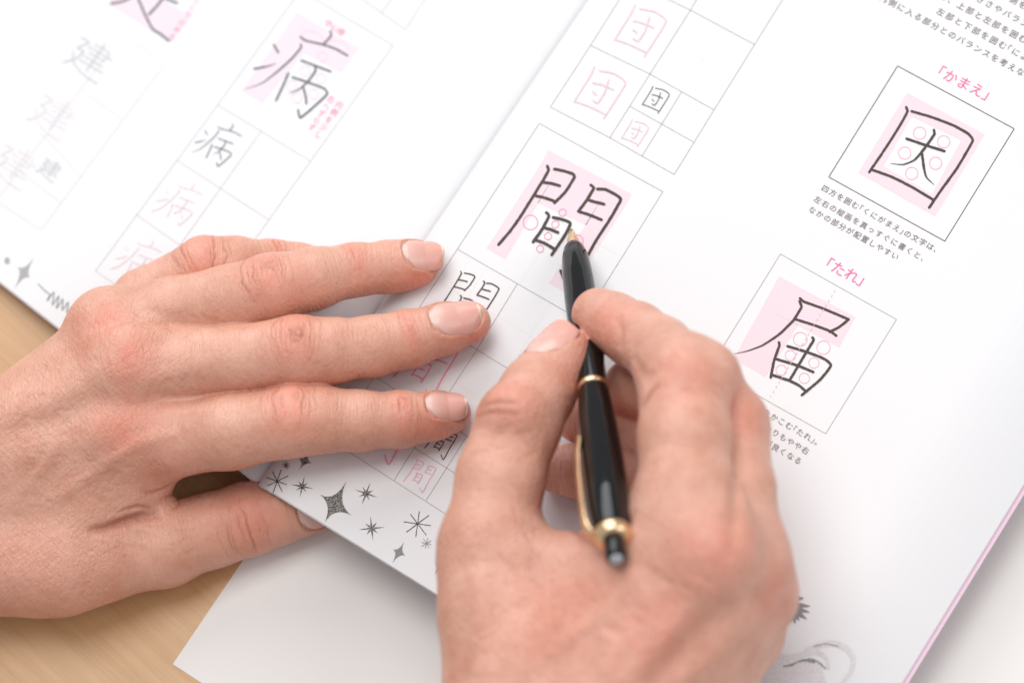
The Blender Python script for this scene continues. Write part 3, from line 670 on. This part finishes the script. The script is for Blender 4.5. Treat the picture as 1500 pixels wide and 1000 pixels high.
def build_hand(body, name, lo, hi, h, material, lines, flushes, label, finedisp=1., wrinkle=True):
    V, Q, Nn = surface(body, np.array(lo, float), np.array(hi, float), h)
    n = len(V); disp = np.zeros(n); cre = np.zeros(n); flu = np.zeros(n)
    # broad unevenness of real skin
    disp += .28*vnoise(V/8.)+.07*vnoise(V/2.7+7)
    up = Nn@CZ
    allp = [spline(np.array(l[1], float), 6) for l in lines]; cat_ = np.vstack(allp); hits = body.hit(cat_[:, 0], cat_[:, 1]); o0 = 0
    for (kind, px, amp, sig), pp in zip(lines, allp):
        L = hits[o0:o0+len(pp)]; o0 += len(pp); d, u = polyd(V, L, sig*4+1)
        d = d+.25*sig*vnoise(V/1.7)
        wgt = np.exp(-(d/sig)**2)*np.clip(np.sin(np.clip(u, .0, 1)*math.pi), .0, 1)**.5
        disp += amp*wgt
        if amp < 0 and kind == 'c': cre = np.maximum(cre, wgt*min(1, -amp*3))
    for px, py, rad, amp in flushes:
        L = body.hit(np.array([px]), np.array([py]))[0]; d = np.linalg.norm(V-L, axis=1); flu = np.maximum(flu, amp*np.exp(-(d/rad)**2)*(1+.9*vnoise(V/2.4)))
    fu = np.zeros(n); fv = np.zeros(n); fm = np.zeros(n); fb = np.full(n, 1e3)
    for fi, f in enumerate(body.fingers):
        ns = f['nodes']; pts = np.array([q[0] for q in ns]); acc = np.concatenate([[0], np.cumsum(np.linalg.norm(np.diff(pts, axis=0), axis=1))])
        best = np.full(n, 1e3); uu = np.zeros(n); rad = np.zeros(n); rel = np.zeros((n, 3)); axd = np.zeros((n, 3))
        for i in range(len(ns)-1):
            ba = pts[i+1]-pts[i]; t_ = ((V-pts[i])@ba)/(ba@ba); hh = np.clip(t_, 0, 1); c = pts[i]+hh[:, None]*ba; d = np.linalg.norm(V-c, axis=1)-(ns[i][1]*(1-hh)+ns[i+1][1]*hh)
            m = d < best; best[m] = d[m]; uu[m] = (acc[i]+hh*(acc[i+1]-acc[i]))[m]; rel[m] = (V-c)[m]; axd[m] = unit(ba); rad[m] = (ns[i][1]*(1-hh)+ns[i+1][1]*hh)[m]
        near = best < 1.2
        dn = f['dorsal']; sd = np.cross(axd, dn); sd /= np.linalg.norm(sd, axis=1, keepdims=True); dd = np.cross(sd, axd)
        ang = np.arctan2((rel*sd).sum(1), (rel*dd).sum(1)); v = rad*ang
        mk = best < fb; fb[mk] = best[mk]; fu[mk] = (uu+fi*90)[mk]; fv[mk] = v[mk]; fm[mk] = (np.clip(1.3-best, 0, 1)*np.clip(1.35-np.abs(ang)/1.3, 0, 1)*np.clip((uu-8)/14, 0, 1))[mk]
        wob = 1.2*vnoise(V/3.4+20)+.6*vnoise(V/1.3)
        if wrinkle:
            for ji, pat, span in f.get('joints', ()):
                uj = acc[ji]; rj = np.random.default_rng(int(uj*10)+ji)
                pat = [(du+rj.normal(0, .35), bow*rj.uniform(.6, 1.5), am*rj.uniform(.25, 1.15), vc+rj.normal(0, 1.3), vw*rj.uniform(.45, 1.05)) for du, bow, am, vc, vw in pat]
                for (du, bow, am, vc, vw) in pat:
                    ln = uj+du+bow*(v/8.)**2; g_ = np.exp(-((uu-ln+wob)/.27)**2)*np.exp(-(np.abs(v-vc)/vw)**3)*near
                    disp -= .42*am*g_; cre = np.maximum(cre, g_*min(1, am*1.25))
                # soft pillows between the creases and general puckering
                g_ = np.exp(-((uu-uj)/span)**2)*near*np.exp(-(v/10)**4)
                disp += .30*g_*vnoise(np.stack([uu/.95, v/5.+3, v*0+ji*3.3], 1))
                flu = np.maximum(flu, .40*g_*(1+.8*vnoise(V/2.2)))
            g_ = near*np.exp(-(v/12)**4)*(uu > 6); disp += .075*g_*vnoise(np.stack([uu/.62, v/3.6, v*0+5], 1))
        tipf = near*np.clip((uu-(acc[-1]-16))/14, 0, 1); flu = np.maximum(flu, .8*tipf*np.clip(.55-.6*np.cos(ang), .12, 1))
        side = near*np.clip(-np.cos(ang)+.15, 0, 1)*(uu > 8); flu = np.maximum(flu, .55*side)
        if 'nail' in f:
            s_, t_, x_ = nail_coords(f, V); ok = (x_ > 0) & near & (s_ > -.6) & (s_ < 1.5)
            q = (np.abs((s_-.5)*2)**3.2+np.abs(t_)**3.2)**(1/3.2)
            q = np.where(s_ > .5, (np.abs((s_-.5)*1.9)**2.6+np.abs(t_)**2.6)**(1/2.6), q)
            disp = np.where(ok & (q < 1.0), disp*.2-.42, disp)
            ridge = np.exp(-((q-1.10)/.09)**2)*ok*np.where(s_ > .92, .15, 1); disp += .20*ridge
            cre = np.where(ok, np.maximum(cre*(q > 1), .35*np.exp(-((q-1.02)/.05)**2)*(s_ < .9)), cre)
    V2 = V+Nn*disp[:, None]*finedisp
    o = fast_mesh(name, V2, Q, material)
    for nm, arr in (('flush', np.clip(flu, 0, 1)), ('crease_shade', np.clip(cre, 0, 1)), ('fu', fu), ('fv', fv), ('fm', fm)):
        at_ = o.data.attributes.new(nm, 'FLOAT', 'POINT'); at_.data.foreach_set('value', arr.astype(np.float32))
    for f in body.fingers:
        if 'nail' not in f: continue
        a, ax, nn, sd, L = nail_frame(f); s0, s1, hw = f['nail']; nu, nv = 34, 25; P = []; ss = []; tt = []
        # surface height above the axis, found by marching inward
        U, W = np.meshgrid(np.linspace(0, 1, nu), np.linspace(-1, 1, nv), indexing='ij')
        lim = np.where(U < .5, np.sqrt(np.clip(1-np.abs((U-.5)*2)**3.2, 0, 1)), (1-np.clip((U-.62)/.385, 0, 1)**2.6)**.45); lim = np.where(U < .5, np.maximum(lim, .55+.45*U*2), lim)
        wob = 1
        s = s0+U*(s1-s0)+(W**2)*np.clip(.5-U, 0, 1)*1.6; y = W*lim*hw*wob
        base = a+s.ravel()[:, None]*ax+y.ravel()[:, None]*sd; hgt = np.full(base.shape[0], 13.)
        for _ in range(40): hgt -= np.clip(body.sdf(base+hgt[:, None]*nn), -1, 2)*.8
        H = hgt.reshape(nu, nv); im = int(nu*.55)
        prof_ = H[:, nv//2].copy()
        for i in range(im, nu): H[i] = H[im]-(H[im, nv//2]-max(prof_[i], prof_[im]-.085*(s[i, nv//2]-s[im, nv//2])))
        H = H+.0-.35*np.clip(.12-U, 0, 1)/.12; H -= (W**6)*.25
        top = base+H.ravel()[:, None]*nn; bot = top-.5*nn
        VV = np.vstack([top, bot]); FF = []; k = nu*nv; id2 = lambda i, j: i*nv+j
        for i in range(nu-1):
            for j in range(nv-1):
                FF.append((id2(i, j), id2(i+1, j), id2(i+1, j+1), id2(i, j+1))); FF.append(tuple(k+q for q in (id2(i, j), id2(i, j+1), id2(i+1, j+1), id2(i+1, j))))
        for i in range(nu-1):
            for j, sg in ((0, 1), (nv-1, -1)): q = (id2(i, j), id2(i, j)+k, id2(i+1, j)+k, id2(i+1, j)); FF.append(q if sg > 0 else q[::-1])
        for j in range(nv-1):
            for i, sg in ((0, -1), (nu-1, 1)): q = (id2(i, j), id2(i, j)+k, id2(i, j+1)+k, id2(i, j+1)); FF.append(q if sg > 0 else q[::-1])
        c = VV[0]-VV[0]
        no = mesh_obj('fingernail', VV, FF, M_NAIL, o, smooth=True)
        if (no.data.polygons[0].normal @ Vector(nn)) < 0: no.data.flip_normals()
        for nm, arr in (('nail_s', U), ('nail_t', W)):
            at_ = no.data.attributes.new(nm, 'FLOAT', 'POINT'); at_.data.foreach_set('value', np.concatenate([arr.ravel()]*2).astype(np.float32))
    return o
def dors(phi, dx, dy):
    """direction leaning from the viewer towards a direction in the picture"""
    e = unit(CX*dx-CY*dy); return unit(CZ*math.cos(math.radians(phi))+e*math.sin(math.radians(phi)))
PIP = [(-7.2, 2.2, .35, 0, 7), (-5.6, 1.9, .75, 0, 8), (-4.2, 1.6, .6, 1, 7), (-2.9, 1.1, .85, -1, 7.5), (-1.3, .5, .6, 1.5, 4), (.1, -.1, .8, -.5, 3.6), (1.5, -.5, .5, 1, 4.5), (2.9, -1.1, .9, .5, 7.5), (4.0, -1.6, .55, -1, 7), (5.3, -1.9, .6, 0, 7.5), (7.0, -2.2, .35, 0, 7)]
DIP = [(-2.6, .4, .45, 0, 4.5), (-1.0, .2, .8, -1, 4), (.4, -.1, .55, 1, 4.5), (1.7, -.3, .6, 0, 3.5), (3., -.3, .3, 0, 3.5)]
TIP_ = [(-8.5, 1.5, .35, 0, 8), (-6.4, 1.2, .6, 1, 8), (-4.6, .8, .9, 2, 9), (-2.6, .5, .6, -1, 8), (-.8, .2, 1., 2, 9), (1., -.2, .7, 0, 8), (2.8, -.6, .85, 2, 8), (4.6, -.9, .4, 0, 7)]
# ---- left hand, flat on the page, thumb under it
H1 = Body(); J = H1.J
up_ = dors(34, .05, -1)
def FG(nodes, **kw): d = dict(nodes=[J(t) for t in nodes], dorsal=up_, **kw); return d
H1.fingers = [
    FG([(178, 636, 10, 12.5), (255, 637, 12, 11.2), (340, 631, 13, 10.2), (430, 616, 13.5, 9.6), (470, 614, 12.5, 8.9), (525, 616, 10.5, 8.0), (588, 614, 8.5, 7.5), (636, 609, 7, 6.4), (662, 605, 6.2, 5.3)], nail=(6.6, 18.2, 4.7), nail_from=6, joints=((3, PIP, 6), (6, DIP, 3))),
    FG([(196, 545, 17, 12.5), (265, 535, 17, 10.8), (340, 527, 16.5, 9.2), (436, 514, 16, 9.6), (484, 514, 14.5, 8.8), (545, 507, 12, 8.1), (598, 496, 9.8, 7.7), (648, 482, 8, 6.9), (688, 472, 7, 5.8)], nail=(6.4, 21.0, 5.5), nail_from=6, joints=((3, PIP, 6), (6, DIP, 3))),
    FG([(165, 490, 14, 11.5), (250, 462, 14.5, 10.2), (335, 440, 14.5, 9.5), (395, 424, 14, 9.6), (460, 408, 11.5, 8.3), (520, 395, 8, 7.1), (572, 391, 5, 7.1), (600, 388, 3.8, 6.5), (611, 386.5, 3.4, 6.2)], nail=(3.2, 15.0, 5.1), nail_from=6, joints=((3, PIP, 6), (5, DIP, 3)), ),
    FG([(148, 512, 3, 10), (212, 441, 5, 8.9), (300, 390, 7, 8.1), (345, 388, 5, 7.6), (400, 388, -.5, 6.8), (440, 390, -3, 6.2), (462, 391, -3.8, 5.4)], k=5, joints=((2, PIP, 5), (4, DIP, 3))),
    FG([(60, 826, -2, 13), (150, 813, -5, 12.5), (240, 797, -9, 11.6), (310, 776, -11, 10.2), (365, 759, -12, 10.2), (410, 748, -12.3, 8.9), (450, 738, -12.7, 8.0), (482, 730, -13.2, 6.8)], k=5, nail=(5.0, 18, 6.4), nail_from=5, joints=((4, TIP_, 7),)),
]
H1.fingers[4]['dorsal'] = dors(12, .3, 1.)
A = lambda *t: [at(q[0], q[1], q[2]) for q in t]+[q[3] for q in t]
I_, M_, R_, P_ = (172, 640, 8, 12.5), (192, 548, 14, 12.5), (164, 508, 11, 10.8), (146, 522, 2, 9.3)
WR, WU, WM = (-230, 790, -2, 16), (-200, 805, -6, 12.5), (-215, 775, 2, 15)
H1.palm = [('t', A(I_, M_, WM)), ('t', A(M_, R_, WU)), ('t', A(M_, WM, WU)), ('t', A(R_, P_, WU)), ('t', A(I_, WR, WM)), ('t', A(I_, (80, 826, -3, 13.5), WR)), ('t', A((225, 652, 6, 9), (130, 800, -5, 11), (130, 690, 3, 11))), ('t', A((212, 695, 1, 7), (180, 740, -4, 7.5), (130, 690, 3, 10))),
    ('s', A((90, 822, -2, 12.8), (-330, 812, 0, 18))), ('s', A((-200, 775, -2, 15.5), (-420, 860, 3, 22)))]
H1.bumps = [(at(180, 626, 14), 10.2, 7), (at(190, 527, 20.5), 9.6, 7), (at(157, 474, 16.5), 8.8, 7)]
# keep the hand above the desk and the fingers above the page
def rest1(P, d):
    return np.maximum(d, (DESK+.35)-P[:, 2])
H1.post = rest1
lines1 = [
    ('v', [(60, 742), (120, 705), (147, 687), (199, 652), (263, 632)], .75, 2.0), ('v', [(-10, 612), (60, 592), (120, 560), (180, 535)], .7, 4.2), ('v', [(-10, 570), (40, 545), (100, 505), (150, 480)], .5, 3.4),
    ('v', [(-10, 672), (60, 660), (120, 640), (170, 628)], .8, 5), ('g', [(-5, 632), (80, 610), (128, 592), (160, 575)], -.5, 3.0), ('g', [(20, 572), (70, 545), (128, 518)], -.5, 2.6), ('v', [(95, 640), (50, 700), (10, 740)], .35, 1.6),
    ('v', [(200, 560), (262, 545), (320, 530)], .4, 2.6), ('g', [(215, 575), (262, 585), (300, 580)], -.6, 2.5), ('g', [(205, 505), (240, 500), (290, 492)], -.5, 2.5),
    ('c', [(238, 752), (205, 757), (184, 763), (155, 773), (128, 779)], -1.5, 1.3), ('c', [(250, 748), (262, 738), (256, 724), (236, 730)], -.25, .6), ('c', [(225, 745), (205, 741), (185, 745), (170, 752)], -.35, .6),
    ('c', [(300, 690), (270, 700), (232, 718), (215, 722), (205, 714)], -.35, .8)]
_r = np.random.default_rng(3)
for (cx, cy, w, h, ang, k) in ((235, 470, 90, 40, .35, 16), (270, 560, 60, 30, .4, 10), (150, 800, 150, 50, .2, 22), (120, 700, 160, 90, -.1, 30), (60, 600, 100, 60, -.35, 16), (250, 790, 90, 40, -.2, 12), (300, 470, 50, 22, .5, 8), (190, 470, 60, 22, -.3, 8)):
    for _ in range(k):
        x, y = cx+_r.uniform(-w, w)*.5, cy+_r.uniform(-h, h)*.5; L_ = _r.uniform(10, 24); a_ = ang+_r.normal(0, .22)
        lines1.append(('c', [(x-L_*math.cos(a_)/2, y-L_*math.sin(a_)/2), (x+_r.normal(0, 1.5), y+_r.normal(0, 1.5)), (x+L_*math.cos(a_)/2, y+L_*math.sin(a_)/2)], -.10, .42))
fl1 = [(182, 625, 8.5, .5), (192, 524, 7, .5), (156, 470, 6, .55), (130, 480, 9, .25), (365, 757, 9, .45), (240, 690, 10, .3), (60, 860, 20, .12), (640, 630, 8, .55), (690, 490, 8, .6), (625, 405, 8, .55), (430, 415, 6, .3)]
M_SKIN = skin_mat('skin_left', 1., (.70, .385, .285), (.60, .29, .20), (.72, .215, .15))
left = build_hand(H1, 'hand', (-78-98, -92, DESK-1), (6, 42, 34), .42, M_SKIN, lines1, fl1, '')
tag(left, 'left hand lying flat with spread fingers on the pages, thumb under the page edge', 'hand', 'hands of the writer')
# ---- right hand, holding the pen
H2 = Body(); J = H2.J
H2.kp = 8; H2.kf = 6
H2.fingers = [
    FG([(1008, 795, 58, 13), (1005, 720, 60, 11.9), (1003, 640, 58, 11.5), (1003, 580, 54, 11.3), (992, 545, 50, 10.6), (965, 513, 43, 8.8), (930, 490, 36, 8.4), (900, 474, 30, 7.9), (877, 461, 26, 7.2)], k=8),
    FG([(1068, 820, 46, 12.5), (1069, 720, 46, 11.2), (1062, 625, 42, 11), (1040, 592, 37, 10.3), (985, 577, 27, 8.6), (925, 566, 19, 7.6)], k=8),
    FG([(1080, 865, 32, 12), (1055, 760, 26, 11), (1040, 680, 19, 9.5), (960, 640, 12, 8.2), (885, 618, 9, 7.4), (850, 612, 8, 6.8)], k=7),
    FG([(1080, 920, 18, 12), (1060, 810, 13, 10), (1000, 720, 9.5, 8.4), (930, 697, 8, 7.7), (850, 690, 7.3, 7.0), (815, 687, 7, 6.4)], k=7),
    FG([(762, 1060, 36, 16.5), (728, 900, 40, 13.6), (717, 790, 42, 12.0), (733, 700, 42, 11.2), (759, 622, 40, 10.9), (788, 574, 36, 9.6), (815, 535, 32, 8.6), (826, 520, 30, 7.8)], k=9, nail=(5.5, 20.5, 6.6), nail_from=5),
]
H2.fingers[4]['dorsal'] = dors(52, -.75, -.8)
for k_ in (0, 1, 2, 3): H2.fingers[k_]['dorsal'] = dors(30, .4, -1)
I2, M2, R2, P2 = (1008, 800, 56, 13.2), (1066, 830, 47, 12.3), (1082, 868, 35, 11.3), (1055, 912, 22, 12)
W1, W2, WT = (800, 1230, 42, 19), (880, 1220, 20, 18), (775, 1180, 32, 18)
H2.palm = [('t', A(I2, M2, W1)), ('t', A(M2, R2, W2)), ('t', A(M2, W1, W2)), ('t', A(R2, P2, W2)), ('t', A(I2, W1, (762, 1060, 38, 16))), ('t', A(I2, (762, 1060, 38, 15), (860, 850, 44, 10))), ('t', A((722, 830, 40, 11.5), (762, 1060, 38, 15), (860, 850, 44, 10))),
    ('s', A((860, 1180, 30, 22), (800, 1500, 40, 27))), ('t', A((762, 1060, 36, 15), WT, W1)), ('t', A((820, 1000, 14, 13), P2, W2)), ('t', A(WT, W2, (800, 1000, 22, 14)))]
H2.bumps = [(at(1040, 815, 62), 10.5, 8), (at(1114, 872, 38), 7.5, 7), (at(1000, 556, 57), 8.2, 5), (at(1036, 553, 50), 8.8, 5), (at(752, 602, 48), 6.5, 6)]
def rest2(P, d): return np.maximum(d, .25-P[:, 2])
H2.post = rest2
lines2 = [('v', [(1078, 560), (1080, 640), (1078, 740), (1070, 820)], -1.0, 2.0), ('g', [(902, 462), (909, 485), (908, 515)], -.6, 1.7), ('g', [(990, 518), (968, 540), (946, 556)], -1.1, 1.8), ('g', [(925, 520), (940, 545), (955, 570)], -.5, 1.5), ('c', [(940, 600), (955, 572), (968, 560)], -.4, .8), ('v', [(1030, 850), (960, 950), (900, 1010)], 1.3, 3.6), ('v', [(1110, 880), (1040, 960), (960, 1020)], 1.2, 3.6), ('v', [(930, 830), (880, 900), (800, 960), (760, 1010)], .8, 2.2), ('v', [(700, 830), (705, 900), (700, 990)], 1., 3.), ('v', [(1085, 700), (1098, 780), (1110, 860)], .6, 2.4),
    ('g', [(1070, 880), (1005, 950), (945, 1010)], -1.1, 3.6), ('g', [(960, 830), (930, 880), (890, 930)], -.8, 4), ('c', [(808, 745), (830, 765), (860, 790), (880, 800)], -.5, 1.2), ('c', [(890, 790), (915, 775), (930, 745)], -.4, 1.), ('v', [(1020, 560), (1020, 650), (1018, 740)], .3, 4), ('c', [(700, 596), (725, 588), (760, 590)], -.35, .7), ('c', [(690, 612), (720, 603), (765, 607)], -.3, .7)]
for (cx, cy, w, h, ang, k) in ((880, 900, 260, 120, .5, 26), (740, 640, 80, 60, .1, 10), (1030, 580, 60, 50, .6, 8), (760, 800, 100, 120, 1.2, 14)):
    for _ in range(k):
        x, y = cx+_r.uniform(-w, w)*.5, cy+_r.uniform(-h, h)*.5; L_ = _r.uniform(14, 34); a_ = ang+_r.normal(0, .3)
        lines2.append(('c', [(x-L_*math.cos(a_)/2, y-L_*math.sin(a_)/2), (x, y), (x+L_*math.cos(a_)/2, y+L_*math.sin(a_)/2)], -.12, .5))
fl2 = [(1045, 815, 10, .5), (1135, 870, 8, .45), (740, 575, 9, .4), (1010, 545, 9, .35), (890, 470, 8, .4), (1080, 600, 8, .4), (820, 900, 16, .3), (960, 920, 14, .3), (845, 560, 7, .4)]
M_SKIN2 = skin_mat('skin_right', 1.1, (.70, .385, .29), (.57, .275, .19), (.71, .22, .155))
right = build_hand(H2, 'hand', (-28, -155, -1), (88, 26, 82), .62, M_SKIN2, lines2, fl2, '')
tag(right, 'right hand curled around the black pen, its tip resting on the page', 'hand', 'hands of the writer')
